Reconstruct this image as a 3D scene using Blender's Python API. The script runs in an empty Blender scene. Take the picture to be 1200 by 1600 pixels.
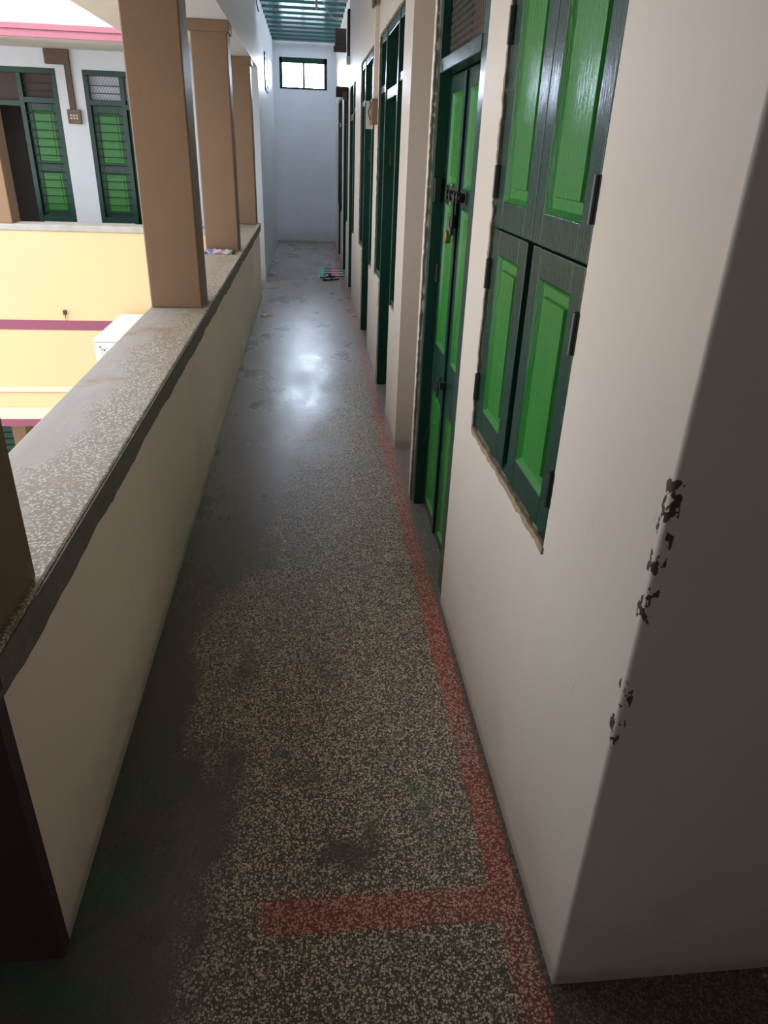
import bpy, bmesh, math, random
from mathutils import Vector, Matrix
random.seed(7)
C = bpy.context.scene.collection
S = bpy.context.scene

# ------------------------------------------------------------------ camera
Rr = ((0.9947, -0.0132, 0.1013), (-0.0959, -0.4556, 0.8850), (0.0346, -0.8901, -0.4544))   # rows: world axes; columns: image right, down, forward
cam = bpy.data.cameras.new('camera'); co = bpy.data.objects.new('camera', cam); C.objects.link(co)
cam.sensor_fit = 'VERTICAL'; cam.sensor_height = 24; cam.lens = 24 * 1109 / 1600
cam.clip_start = 0.02; cam.clip_end = 200
rt = Vector([r[0] for r in Rr]); fw = Vector([r[2] for r in Rr]).normalized()
rt = (rt - rt.dot(fw) * fw).normalized(); up = rt.cross(fw)
M = Matrix.Identity(4)
for i in range(3):
    M[i][0] = rt[i]; M[i][1] = up[i]; M[i][2] = -fw[i]
M.translation = Vector((0, 0, 1.7))
co.matrix_world = M
S.camera = co

# ------------------------------------------------------------------ light
w = bpy.data.worlds.new('sky'); S.world = w; w.use_nodes = True
bg = w.node_tree.nodes['Background']
_nt = w.node_tree; _tc = _nt.nodes.new('ShaderNodeTexCoord')        # pale hazy sky, brightest low in the +Y direction
_dp = _nt.nodes.new('ShaderNodeVectorMath'); _dp.operation = 'DOT_PRODUCT'; _dp.inputs[1].default_value = Vector((-0.03, 0.985, 0.17)).normalized()
_nt.links.new(_tc.outputs['Generated'], _dp.inputs[0])
_mr = _nt.nodes.new('ShaderNodeMapRange'); _mr.interpolation_type = 'SMOOTHSTEP'
_mr.inputs[1].default_value = 0.94; _mr.inputs[2].default_value = 0.995; _mr.inputs[3].default_value = 3.4; _mr.inputs[4].default_value = 62.0
_nt.links.new(_dp.outputs['Value'], _mr.inputs[0]); _nt.links.new(_mr.outputs[0], bg.inputs[1])
_mc = _nt.nodes.new('ShaderNodeMix'); _mc.data_type = 'RGBA'; _mf = _nt.nodes.new('ShaderNodeMapRange')
_mf.inputs[1].default_value = 0.90; _mf.inputs[2].default_value = 0.98; _nt.links.new(_dp.outputs['Value'], _mf.inputs[0]); _nt.links.new(_mf.outputs[0], _mc.inputs[0])
_mc.inputs[6].default_value = (0.88, 0.93, 1.0, 1); _mc.inputs[7].default_value = (0.72, 0.84, 1.0, 1); _nt.links.new(_mc.outputs[2], bg.inputs[0])
sl = bpy.data.lights.new('sun', 'SUN'); sl.energy = 2.5; sl.angle = 0.01; sl.color = (1, 0.93, 0.82)
so = bpy.data.objects.new('sun', sl); C.objects.link(so)
so.rotation_euler = Vector((-0.02, 0.62, -0.9)).to_track_quat('-Z', 'Y').to_euler()
vs = S.view_settings
vs.view_transform = 'Standard'; vs.look = 'None'; vs.gamma = 1; vs.use_curve_mapping = False
vs.exposure = 0.15
try:
    S.cycles.max_bounces = 12; S.cycles.diffuse_bounces = 8
except Exception: pass

# ------------------------------------------------------------------ materials
class NT:
    def __init__(s, name):
        s.m = bpy.data.materials.new(name); s.m.use_nodes = True; s.t = s.m.node_tree
        s.b = s.t.nodes['Principled BSDF']
        s.pos = s.n('ShaderNodeNewGeometry').outputs['Position']
    def n(s, typ, **k):
        nd = s.t.nodes.new(typ)
        for a, v in k.items(): setattr(nd, a, v)
        return nd
    def put(s, inp, v):
        if hasattr(v, 'is_output') or isinstance(v, bpy.types.NodeSocket): s.t.links.new(v, inp)
        else: inp.default_value = v
    def math(s, op, a, b=0.0, c=None):
        nd = s.n('ShaderNodeMath', operation=op); s.put(nd.inputs[0], a); s.put(nd.inputs[1], b)
        if c is not None: s.put(nd.inputs[2], c)
        return nd.outputs[0]
    def ramp(s, v, a, b):       # smooth 0..1 between a and b
        nd = s.n('ShaderNodeMapRange'); nd.interpolation_type = 'SMOOTHSTEP'
        s.put(nd.inputs[0], v); nd.inputs[1].default_value = a; nd.inputs[2].default_value = b
        return nd.outputs[0]
    def mix(s, f, a, b):
        nd = s.n('ShaderNodeMix', data_type='RGBA')
        s.put(nd.inputs[0], f)
        for i, v in ((6, a), (7, b)):
            s.put(nd.inputs[i], v if hasattr(v, 'links') or isinstance(v, bpy.types.NodeSocket) else (*v[:3], 1))
        return nd.outputs[2]
    def noise(s, sc, scale=(1, 1, 1), detail=4, off=(0, 0, 0), rough=0.55):
        mp = s.n('ShaderNodeMapping'); mp.inputs[3].default_value = scale; mp.inputs[1].default_value = off
        s.t.links.new(s.pos, mp.inputs[0])
        nd = s.n('ShaderNodeTexNoise'); nd.inputs['Scale'].default_value = sc; nd.inputs['Detail'].default_value = detail
        nd.inputs['Roughness'].default_value = rough
        s.t.links.new(mp.outputs[0], nd.inputs[0]); return nd.outputs[0]
    def voro(s, sc, feature='F1', scale=(1, 1, 1), out='Distance', rnd=1.0):
        mp = s.n('ShaderNodeMapping'); mp.inputs[3].default_value = scale
        s.t.links.new(s.pos, mp.inputs[0])
        nd = s.n('ShaderNodeTexVoronoi', feature=feature); nd.inputs['Scale'].default_value = sc
        nd.inputs['Randomness'].default_value = rnd
        s.t.links.new(mp.outputs[0], nd.inputs[0]); return nd.outputs[out]
    def xyz(s):
        nd = s.n('ShaderNodeSeparateXYZ'); s.t.links.new(s.pos, nd.inputs[0]); return nd.outputs
    def bump(s, h, strength=0.3, dist=0.01):
        nd = s.n('ShaderNodeBump'); nd.inputs['Strength'].default_value = strength; nd.inputs['Distance'].default_value = dist
        s.t.links.new(h, nd.inputs['Height']); s.t.links.new(nd.outputs[0], s.b.inputs['Normal'])
    def done(s, col, rough=0.5, spec=0.5, metal=0.0, coat=None):
        s.put(s.b.inputs['Base Color'], col if not isinstance(col, tuple) else (*col[:3], 1))
        s.put(s.b.inputs['Roughness'], rough); s.b.inputs['Specular IOR Level'].default_value = spec
        s.b.inputs['Metallic'].default_value = metal
        if coat: s.b.inputs['Coat Weight'].default_value = coat; s.b.inputs['Coat Roughness'].default_value = 0.12
        return s.m

def plain(name, col, rough=0.5, spec=0.5, metal=0.0, var=0.12, vs_=6, bs=0.15, bsc=60):
    t = NT(name)
    n1 = t.noise(vs_, detail=5)
    d = tuple(c * (1 - var) for c in col); l = tuple(min(1, c * (1 + var)) for c in col)
    t.bump(t.noise(bsc, detail=3), bs, 0.004)
    return t.done(t.mix(n1, d, l), rough, spec, metal)

def wall_mat(name, col, rough=0.5, chips=False, grime=True, streak=0.10):
    t = NT(name); x, y, z = t.xyz()
    base = t.mix(t.noise(3.0, (1, 1, 0.35), 6), tuple(c * (1 - streak) for c in col), tuple(min(1, c * (1 + streak * .6)) for c in col))
    sc = t.ramp(t.voro(26, scale=(1, 1, 0.33)), 0.035, 0.012)                # sparse small scuffs
    keep = t.ramp(t.noise(2.3, off=(3, 1, 5)), 0.52, 0.60)
    base = t.mix(t.math('MULTIPLY', t.math('MULTIPLY', sc, keep), 0.75), base, (0.12, 0.09, 0.07))
    scr = t.ramp(t.noise(9, (1, 3, 0.4), 2, (2, 2, 2), 0.8), 0.70, 0.78)
    base = t.mix(t.math('MULTIPLY', scr, 0.35), base, (0.30, 0.27, 0.24))
    if grime:
        g = t.math('SUBTRACT', z, t.math('MULTIPLY', t.noise(14, detail=4), 0.07))
        base = t.mix(t.math('MULTIPLY', t.ramp(g, 0.025, -0.02), 0.75), base, (0.32, 0.29, 0.22))
        g2 = t.math('SUBTRACT', z, t.math('MULTIPLY', t.noise(4, detail=5), 0.5))
        base = t.mix(t.math('MULTIPLY', t.ramp(g2, 0.05, -0.2), 0.35), base, (0.42, 0.38, 0.32))
    if chips:      # knocked-off paint along the near corner
        dy = t.math('ABSOLUTE', t.math('SUBTRACT', y, 0.922)); dx = t.math('ABSOLUTE', t.math('SUBTRACT', x, 0.546))
        dd = t.math('MAXIMUM', dx, dy)
        nz = t.noise(60, (1, 1, 0.6), 4, (5, 0, 0)); nb = t.noise(5, (0.1, 0.1, 1), 2, (0, 4, 1.2))
        lim = t.math('MULTIPLY', t.ramp(nb, 0.45, 0.58), 0.013)
        lim = t.math('MULTIPLY', lim, t.ramp(nz, 0.44, 0.6))
        mk = t.ramp(t.math('SUBTRACT', lim, dd), -0.001, 0.001)
        zz = t.math('MULTIPLY', t.ramp(z, 0.55, 0.7), t.ramp(z, 1.5, 1.4))
        base = t.mix(t.math('MULTIPLY', mk, zz), base, (0.09, 0.055, 0.04))
    t.bump(t.math('ADD', t.noise(40, (1, 1, 0.5), 3), t.math('MULTIPLY', t.noise(4, detail=2), 1.2)), 0.22, 0.004)
    return t.done(base, rough, 0.4)

def paint_mat(name, col, col2, rough=0.22, bump=0.5, axis='z'):
    # gloss enamel brushed along the wood grain
    t = NT(name)
    sc = (1, 1, 0.10)
    gr = t.noise(110, sc, 4, rough=0.65)
    n2 = t.noise(5, detail=5, off=(1, 2, 3))
    c = t.mix(n2, col, col2)
    c = t.mix(t.math('MULTIPLY', t.ramp(t.noise(30, (1, 1, .3), 6, (7, 7, 7), 0.75), 0.70, 0.78), 0.5), c, tuple(v * 2 + .02 for v in col2))
    t.bump(t.math('ADD', gr, t.math('MULTIPLY', t.noise(260, (1, 1, .35), 2), 0.5)), bump, 0.002)
    r = t.math('ADD', t.math('MULTIPLY', t.noise(25, (1, 1, .4), 4, (4, 4, 4)), 0.22), rough - 0.1)
    return t.done(c, r, 0.30)

def floor_mat():
    t = NT('terrazzo_floor'); x, y, z = t.xyz()
    n_w = t.noise(2.2, (1.4, 0.7, 1), 6, (3, 0, 0), 0.6)
    n_f = t.noise(13, detail=6, off=(9, 2, 0), rough=0.7)
    # chips: pale stones in a dark matrix
    v = t.voro(172)
    vc = t.n('ShaderNodeSeparateColor'); t.t.links.new(t.voro(172, out='Color'), vc.inputs[0])
    chip = t.math('MULTIPLY', t.ramp(v, 0.62, 0.42), t.ramp(vc.outputs[0], 0.34, 0.40))
    v2 = t.voro(340); vc2 = t.n('ShaderNodeSeparateColor'); t.t.links.new(t.voro(340, out='Color'), vc2.inputs[0])
    fine = t.math('MULTIPLY', t.ramp(v2, 0.55, 0.35), t.ramp(vc2.outputs[1], 0.62, 0.66))
    chip = t.math('MAXIMUM', chip, t.math('MULTIPLY', fine, 0.8))
    tone = t.mix(vc.outputs[1], (0.38, 0.29, 0.20), (0.80, 0.69, 0.53))
    matrix = t.mix(t.noise(3, detail=4), (0.060, 0.042, 0.033), (0.095, 0.072, 0.056))
    terr = t.mix(chip, matrix, tone)
    # cement skin that still covers the stones along the parapet and towards the far end
    skin_c = t.mix(t.noise(1.7, (1.5, .6, 1), 7, (0, 5, 0), 0.62), t.mix(t.ramp(y, 1.5, 5.0), (0.055, 0.043, 0.038), (0.20, 0.175, 0.17)), t.mix(t.ramp(y, 1.5, 5.0), (0.11, 0.09, 0.08), (0.36, 0.33, 0.33)))  # lighter with y: brighter light down the corridor is put into the colour
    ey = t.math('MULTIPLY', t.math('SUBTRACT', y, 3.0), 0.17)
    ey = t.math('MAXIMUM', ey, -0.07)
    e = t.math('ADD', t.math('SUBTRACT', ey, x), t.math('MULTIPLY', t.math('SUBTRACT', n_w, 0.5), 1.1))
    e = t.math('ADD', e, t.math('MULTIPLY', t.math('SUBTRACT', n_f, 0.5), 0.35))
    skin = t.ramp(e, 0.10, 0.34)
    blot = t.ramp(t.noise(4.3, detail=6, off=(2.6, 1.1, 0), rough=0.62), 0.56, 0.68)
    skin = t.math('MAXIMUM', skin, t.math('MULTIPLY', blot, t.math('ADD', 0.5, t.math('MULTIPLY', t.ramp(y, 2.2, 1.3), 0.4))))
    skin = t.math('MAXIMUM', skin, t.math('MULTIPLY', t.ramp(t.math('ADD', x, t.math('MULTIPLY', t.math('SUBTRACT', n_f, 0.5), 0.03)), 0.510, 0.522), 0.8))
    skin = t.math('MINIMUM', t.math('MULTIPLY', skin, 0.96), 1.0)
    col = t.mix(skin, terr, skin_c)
    # old red lines
    def band(v_, a, b):
        w_ = t.math('ADD', v_, t.math('MULTIPLY', t.math('SUBTRACT', t.noise(18, detail=3, off=(1, 1, 1)), 0.5), 0.018))
        return t.math('MULTIPLY', t.ramp(w_, a - .003, a + .003), t.ramp(w_, b + .003, b - .003))
    wear = t.ramp(t.noise(3.2, (1, .7, 1), 6, (6, 3, 0), 0.65), 0.36, 0.58)
    long_ = t.math('MULTIPLY', band(x, 0.448, 0.522), t.math('ADD', t.math('MULTIPLY', wear, 0.55), 0.35))
    crs = t.math('MULTIPLY', band(y, 1.075, 1.168), t.math('MULTIPLY', t.ramp(t.math('ADD', x, t.math('MULTIPLY', n_f, .12)), -0.10, -0.06), t.ramp(x, 0.475, 0.465)))
    crs = t.math('MULTIPLY', crs, t.math('ADD', t.math('MULTIPLY', t.noise(5, off=(0, 2, 0)), 0.8), 0.35))
    lft = t.math('MULTIPLY', t.math('MULTIPLY', band(x, -0.52, -0.44), t.ramp(y, 10.2, 10.4)), 0.35)
    crs2 = t.math('MULTIPLY', t.math('MULTIPLY', band(y, 9.9, 10.1), t.ramp(x, 0.0, -0.25)), 0.4)
    red = t.math('MINIMUM', t.math('MAXIMUM', t.math('MAXIMUM', long_, crs), t.math('MAXIMUM', lft, crs2)), 1.0)
    redc = t.mix(chip, (0.21, 0.040, 0.030), (0.66, 0.29, 0.22))
    redc = t.mix(t.math('MULTIPLY', skin, 0.6), redc, (0.27, 0.11, 0.10))
    col = t.mix(red, col, redc)
    # green paint spills
    gl = t.math('MULTIPLY', t.ramp(x, -0.36, -0.50), t.ramp(y, 1.95, 1.35))
    gl = t.math('MULTIPLY', gl, t.ramp(t.noise(6, detail=5, off=(0, 0, 4)), 0.38, 0.62))
    dxx = t.math('POWER', t.math('SUBTRACT', x, 0.30), 2.0); dyy = t.math('POWER', t.math('SUBTRACT', y, 1.42), 2.0)
    gr = t.math('MULTIPLY', t.ramp(t.math('ADD', dxx, t.math('MULTIPLY', dyy, 0.5)), 0.05, 0.0), t.ramp(t.noise(11, detail=5, off=(5, 5, 0)), 0.48, 0.62))
    col = t.mix(t.math('MULTIPLY', gl, 0.75), col, (0.030, 0.115, 0.058))
    col = t.mix(t.math('MULTIPLY', t.math('MULTIPLY', gr, t.ramp(t.noise(70, detail=3), 0.42, 0.58)), 0.5), col, (0.05, 0.20, 0.09))
    gd = t.math('MULTIPLY', t.ramp(t.voro(7.5, rnd=1), 0.14, 0.10), t.ramp(t.noise(1.9, off=(8, 8, 0)), 0.50, 0.56))
    col = t.mix(t.math('MULTIPLY', gd, 0.7), col, (0.055, 0.095, 0.078))
    # pale paint drips
    pd = t.math('MULTIPLY', t.ramp(t.voro(13.3, rnd=1), 0.075, 0.055), t.ramp(t.noise(2.7, off=(1, 8, 0)), 0.47, 0.53))
    col = t.mix(pd, col, (0.48, 0.47, 0.43))
    # peeled edges and hair cracks in the skin
    wob = t.n('ShaderNodeVectorMath', operation='ADD')
    nz = t.n('ShaderNodeTexNoise'); nz.inputs['Scale'].default_value = 3; nz.inputs['Detail'].default_value = 5
    t.t.links.new(t.pos, nz.inputs[0]); t.t.links.new(t.pos, wob.inputs[0]); t.t.links.new(nz.outputs['Color'], wob.inputs[1])
    ve = t.n('ShaderNodeTexVoronoi', feature='DISTANCE_TO_EDGE'); ve.inputs['Scale'].default_value = 1.5
    t.t.links.new(wob.outputs[0], ve.inputs[0])
    ck = t.math('MULTIPLY', t.ramp(ve.outputs[0], 0.014, 0.004), t.math('MULTIPLY', skin, t.ramp(t.noise(1.4, off=(0, 0, 9)), 0.47, 0.56)))
    ck = t.math('MULTIPLY', ck, t.ramp(y, 2.5, 4.0))
    col = t.mix(t.math('MULTIPLY', ck, 0.6), col, t.mix(t.ramp(n_f, .45, .55), (0.04, 0.035, 0.035), (0.5, 0.5, 0.52)))
    # joint across the corridor at the side passage
    jt = t.math('MULTIPLY', t.ramp(t.math('ABSOLUTE', t.math('SUBTRACT', y, 4.19)), 0.006, 0.003), t.ramp(x, 0.36, 0.42))
    col = t.mix(t.math('MULTIPLY', jt, 0.7), col, (0.05, 0.035, 0.03))
    rb = t.math('ADD', t.math('MULTIPLY', t.noise(2.6, (1.2, .6, 1), 6, (4, 4, 0), 0.6), 0.30), 0.14)
    rb = t.math('ADD', rb, t.math('MULTIPLY', t.math('SUBTRACT', 1.0, skin), 0.10))
    h = t.math('ADD', t.math('MULTIPLY', t.noise(8, (1, .6, 1), 6, (1, 0, 0), 0.6), 1.0), t.math('MULTIPLY', t.noise(60, detail=3), 0.12))
    t.bump(h, 0.22, 0.010)
    return t.done(col, rb, 0.5)

def coping_mat():
    t = NT('parapet_coping_terrazzo'); x, y, z = t.xyz()
    v = t.voro(125)
    vc = t.n('ShaderNodeSeparateColor'); t.t.links.new(t.voro(125, out='Color'), vc.inputs[0])
    chip = t.math('MULTIPLY', t.ramp(v, 0.52, 0.36), t.ramp(vc.outputs[0], 0.3, 0.36))
    mt = t.mix(t.noise(4, (1, .5, 1), 6), (0.19, 0.15, 0.11), (0.31, 0.25, 0.18))
    terr = t.mix(chip, mt, (0.62, 0.53, 0.40))
    sk = t.mix(t.noise(9, (3, .5, 1), 6, (2, 0, 0)), (0.28, 0.235, 0.20), (0.42, 0.36, 0.31))
    e = t.math('ADD', t.math('SUBTRACT', -0.74, x), t.math('MULTIPLY', t.math('SUBTRACT', t.noise(5, detail=5), .5), 0.45))
    col = t.mix(t.ramp(e, -0.06, 0.05), terr, sk)
    col = t.mix(t.ramp(t.noise(4, detail=5, off=(3, 3, 3)), .6, .75), col, (0.30, 0.20, 0.11))
    t.bump(t.noise(90, detail=3), 0.2, 0.004)
    return t.done(col, 0.55, 0.4)

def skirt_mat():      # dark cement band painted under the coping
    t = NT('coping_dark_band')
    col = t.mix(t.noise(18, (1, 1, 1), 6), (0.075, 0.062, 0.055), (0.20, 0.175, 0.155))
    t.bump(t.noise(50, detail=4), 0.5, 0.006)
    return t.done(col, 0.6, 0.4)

WALL = wall_mat('beige_wall_paint', (0.72, 0.63, 0.54), 0.42, chips=True)
WALLF = wall_mat('white_wall_paint', (0.71, 0.74, 0.80), 0.36)
PARA = wall_mat('parapet_wall_paint', (0.86, 0.72, 0.62), 0.40)
SOFF = plain('cream_soffit', (0.74, 0.70, 0.63), 0.6, 0.3)
FLOOR = floor_mat(); COPE = coping_mat(); BAND = skirt_mat()
DG = paint_mat('dark_green_enamel', (0.010, 0.042, 0.031), (0.017, 0.058, 0.041), 0.22, 0.7)
LG = paint_mat('bright_green_enamel', (0.030, 0.185, 0.032), (0.045, 0.24, 0.040), 0.22, 0.8)
JOIST = plain('green_joist_enamel', (0.004, 0.034, 0.034), 0.22, 0.10, bs=0.3, bsc=25)
BROWN = plain('brown_pillar_paint', (0.18, 0.105, 0.058), 0.45, 0.4, var=0.10, vs_=4)
MAROON = plain('dark_maroon_paint', (0.050, 0.026, 0.030), 0.5, 0.35)
YEL = plain('yellow_facade_paint', (0.53, 0.375, 0.215), 0.7, 0.2, var=0.04, vs_=1.5)
CREAM = plain('cream_ledge_paint', (0.56, 0.47, 0.35), 0.7, 0.2)
PURP = plain('purple_trim_paint', (0.19, 0.055, 0.09), 0.6, 0.3)
PINK = plain('pink_fascia_paint', (0.33, 0.12, 0.16), 0.6, 0.3)
WHITE = plain('white_metal', (0.50, 0.51, 0.52), 0.45, 0.4, var=.04)
CEMENT = plain('grey_cement', (0.30, 0.29, 0.27), 0.75, 0.3, var=.25, vs_=8)
PLAST = plain('chipped_plaster', (0.22, 0.19, 0.155), 0.85, 0.2, var=.5, vs_=40, bs=.8, bsc=90)
TAN = plain('raw_sill_plaster', (0.33, 0.25, 0.16), 0.85, 0.2, var=.35, vs_=40, bs=.8, bsc=90)
IRON = plain('old_iron', (0.045, 0.05, 0.045), 0.42, 0.5, 0.6)
STEEL = plain('worn_steel', (0.42, 0.40, 0.36), 0.35, 0.5, 0.9)
BRASS = plain('brass', (0.42, 0.30, 0.12), 0.35, 0.5, 0.9)
WIRE = plain('dull_wire', (0.26, 0.24, 0.20), 0.5, 0.5, 0.4)
DARKB = plain('bracket_wood_room_dark', (0.040, 0.026, 0.022), 0.6, 0.3)  # bracket wood; also the darkness of unlit rooms behind joinery, put in colour
MESHB = plain('brown_room_dark', (0.10, 0.055, 0.042), 0.55, 0.4)  # brown tone standing in for the dark room seen through the mesh
WOODC = plain('brown_wiring_casing', (0.13, 0.085, 0.065), 0.6, 0.3, var=.2)
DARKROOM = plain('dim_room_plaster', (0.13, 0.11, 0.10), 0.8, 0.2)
LOBBY = plain('dim_lobby_paint', (0.46, 0.36, 0.28), 0.7, 0.2)
GROUND = plain('courtyard_concrete', (0.42, 0.37, 0.30), 0.8, 0.2, var=.15, vs_=2)
PALE = plain('pale_window_light_board', (0.72, 0.76, 0.86), 0.6, 0.3)  # brightness of the lit window beyond the mesh, put into the colour
RUBBER = plain('black_rubber', (0.012, 0.012, 0.014), 0.5, 0.4)
SOLE = plain('grey_footbed', (0.30, 0.31, 0.34), 0.55, 0.4)
PAPER = plain('white_paper', (0.80, 0.80, 0.80), 0.6, 0.3)
PLAS = plain('white_plastic', (0.60, 0.58, 0.53), 0.35, 0.5)
MIDWOOD = plain('old_switch_wood', (0.20, 0.13, 0.085), 0.6, 0.3, var=.3, vs_=30)

def sheet_mat(name, col, clear, gloss):       # clear glass / milky roof sheet: part see-through, part scattering
    m = bpy.data.materials.new(name); m.use_nodes = True; t = m.node_tree
    t.nodes.remove(t.nodes['Principled BSDF']); out = t.nodes['Material Output']
    a = t.nodes.new('ShaderNodeBsdfTransparent'); a.inputs[0].default_value = (*col, 1)
    b = t.nodes.new('ShaderNodeBsdfTranslucent' if not gloss else 'ShaderNodeBsdfGlossy'); b.inputs[0].default_value = (*col, 1)
    mx = t.nodes.new('ShaderNodeMixShader'); mx.inputs[0].default_value = 1 - clear
    t.links.new(a.outputs[0], mx.inputs[1]); t.links.new(b.outputs[0], mx.inputs[2]); t.links.new(mx.outputs[0], out.inputs[0])
    return m
GLASS = sheet_mat('window_glass', (0.97, 0.98, 1.0), 0.93, True)
ROOFSHEET = sheet_mat('milky_roof_sheet', (0.90, 0.95, 1.0), 0.06, False)

# ------------------------------------------------------------------ helpers
class MB:
    def __init__(s): s.v = []; s.f = []
    def add(s, vs, fs):
        o = len(s.v); s.v += [Vector(p) for p in vs]; s.f += [tuple(i + o for i in f) for f in fs]; return s
    def box(s, a, b):
        x0, y0, z0 = (min(a[i], b[i]) for i in range(3)); x1, y1, z1 = (max(a[i], b[i]) for i in range(3))
        return s.add([(x0, y0, z0), (x1, y0, z0), (x1, y1, z0), (x0, y1, z0), (x0, y0, z1), (x1, y0, z1), (x1, y1, z1), (x0, y1, z1)],
                     [(0, 3, 2, 1), (4, 5, 6, 7), (0, 1, 5, 4), (1, 2, 6, 5), (2, 3, 7, 6), (3, 0, 4, 7)])
    def rod(s, p, q, r, n=6, r2=None):
        p = Vector(p); q = Vector(q); r2 = r if r2 is None else r2
        d = (q - p).normalized(); a = d.orthogonal().normalized(); b = d.cross(a)
        vs = []
        for c, rr in ((p, r), (q, r2)):
            for i in range(n):
                t = 2 * math.pi * i / n; vs.append(c + a * (math.cos(t) * rr) + b * (math.sin(t) * rr))
        fs = [(i, (i + 1) % n, n + (i + 1) % n, n + i) for i in range(n)]
        fs += [tuple(range(n - 1, -1, -1)), tuple(range(n, 2 * n))]
        return s.add(vs, fs)
    def tube(s, pts, r, n=6):
        pts = [Vector(p) for p in pts]; vs = []; a = None
        for i, p in enumerate(pts):
            d = (pts[min(i + 1, len(pts) - 1)] - pts[max(i - 1, 0)]).normalized()
            a = d.orthogonal().normalized() if a is None else (a - a.dot(d) * d).normalized()
            b = d.cross(a)
            for k in range(n):
                t = 2 * math.pi * k / n; vs.append(p + a * (math.cos(t) * r) + b * (math.sin(t) * r))
        fs = []
        for i in range(len(pts) - 1):
            for k in range(n): fs.append((i * n + k, i * n + (k + 1) % n, (i + 1) * n + (k + 1) % n, (i + 1) * n + k))
        fs += [tuple(range(n - 1, -1, -1)), tuple(range((len(pts) - 1) * n, len(pts) * n))]
        return s.add(vs, fs)
    def prism(s, poly, z0, z1):       # polygon in x,y extruded in z
        n = len(poly)
        return s.add([(x, y, z0) for x, y in poly] + [(x, y, z1) for x, y in poly],
                     [tuple(range(n - 1, -1, -1)), tuple(range(n, 2 * n))] + [(i, (i + 1) % n, n + (i + 1) % n, n + i) for i in range(n)])
    def build(s, name, mat, parent=None, bevel=0.0, smooth=False, seg=2):
        off = Vector((0, 0, 0)); p = parent
        while p is not None: off += p.location; p = p.parent
        me = bpy.data.meshes.new(name)
        loc = Vector((0, 0, 0))
        if parent is None:
            xs = [v.x for v in s.v]; ys = [v.y for v in s.v]; zs = [v.z for v in s.v]
            loc = Vector(((min(xs) + max(xs)) / 2, (min(ys) + max(ys)) / 2, min(zs)))
        me.from_pydata([v - off - loc for v in s.v], [], s.f)
        bm = bmesh.new(); bm.from_mesh(me); bmesh.ops.recalc_face_normals(bm, faces=bm.faces)
        bm.to_mesh(me); bm.free()
        me.materials.append(mat)
        o = bpy.data.objects.new(name, me); C.objects.link(o); o.location = loc
        if parent is not None: o.parent = parent
        if smooth:
            for f in me.polygons: f.use_smooth = True
        if bevel:
            m = o.modifiers.new('bevel', 'BEVEL'); m.width = bevel; m.segments = seg; m.limit_method = 'ANGLE'; m.angle_limit = math.radians(40)
        return o

def tag(o, label=None, cat=None, group=None, kind=None):
    if label: o['label'] = label
    if cat: o['category'] = cat
    if group: o['group'] = group
    if kind: o['kind'] = kind
    return o
def empty(name, loc):
    o = bpy.data.objects.new(name, None); C.objects.link(o); o.location = loc; o.empty_display_size = .1; return o
def B(*boxes):
    m = MB()
    for a, b in boxes: m.box(a, b)
    return m
def st(o): return tag(o, kind='structure')

# plane mappings: (a = along wall, z, d = out of the wall towards the viewer) -> world
class Pl:
    def __init__(s, f): s.f = f
    def box(s, mb, a0, a1, z0, z1, d0, d1):
        p = s.f(a0, z0, d0); q = s.f(a1, z1, d1); mb.box(p, q); return mb
RX = 0.537; LX = -0.587
PR = Pl(lambda a, z, d: (RX - d, a, z))          # right wall
PLf = Pl(lambda a, z, d: (LX + d, a, z))         # left wall
def PY(Y): return Pl(lambda a, z, d: (a, Y - d, z))

def panel_mb(P, a0, a1, z0, z1, d_face, d_plate, mold=0.012, field=0.03, rise=0.008):
    # light moulding slope from stile face to plate, then a raised field
    m = MB(); f = P.f
    def ring(i, d): return [f(a0 + i, z0 + i, d), f(a1 - i, z0 + i, d), f(a1 - i, z1 - i, d), f(a0 + i, z1 - i, d)]
    rs = [ring(0, d_face - .001), ring(mold, d_plate), ring(mold + field * .75, d_plate), ring(mold + field * .85, d_plate + rise)]
    vs = [p for r in rs for p in r]; fs = []
    for k in range(3):
        for i in range(4): fs.append((k * 4 + i, k * 4 + (i + 1) % 4, k * 4 + 4 + (i + 1) % 4, k * 4 + 4 + i))
    fs.append((12, 13, 14, 15))
    bk = ring(0, d_plate - .012); o = len(vs); vs += bk
    fs += [(o, o + 1, o + 2, o + 3)] + [(o + i, o + (i + 1) % 4, (i + 1) % 4, i) for i in range(4)]
    m.add(vs, fs); return m

def leaf(P, a0, a1, z0, z1, d, parent, name='door_leaf', panels=((0, 1),), stile=0.06, rail=0.08, th=0.03, groove=None):
    # panels: list of (z0, z1) absolute
    m = MB()
    s = stile
    P.box(m, a0, a0 + s, z0, z1, d - th, d); P.box(m, a1 - s, a1, z0, z1, d - th, d)
    zs = [z0] + [v for p in panels for v in p] + [z1]
    for i in range(0, len(zs), 2): P.box(m, a0 + s, a1 - s, zs[i], zs[i + 1], d - th, d)
    o = m.build(name, DG, parent, 0.003)
    for (p0, p1) in panels:
        pm = panel_mb(P, a0 + s, a1 - s, p0, p1, d, d - 0.014)
        pm.build('panel', LG, o)
    return o

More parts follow.
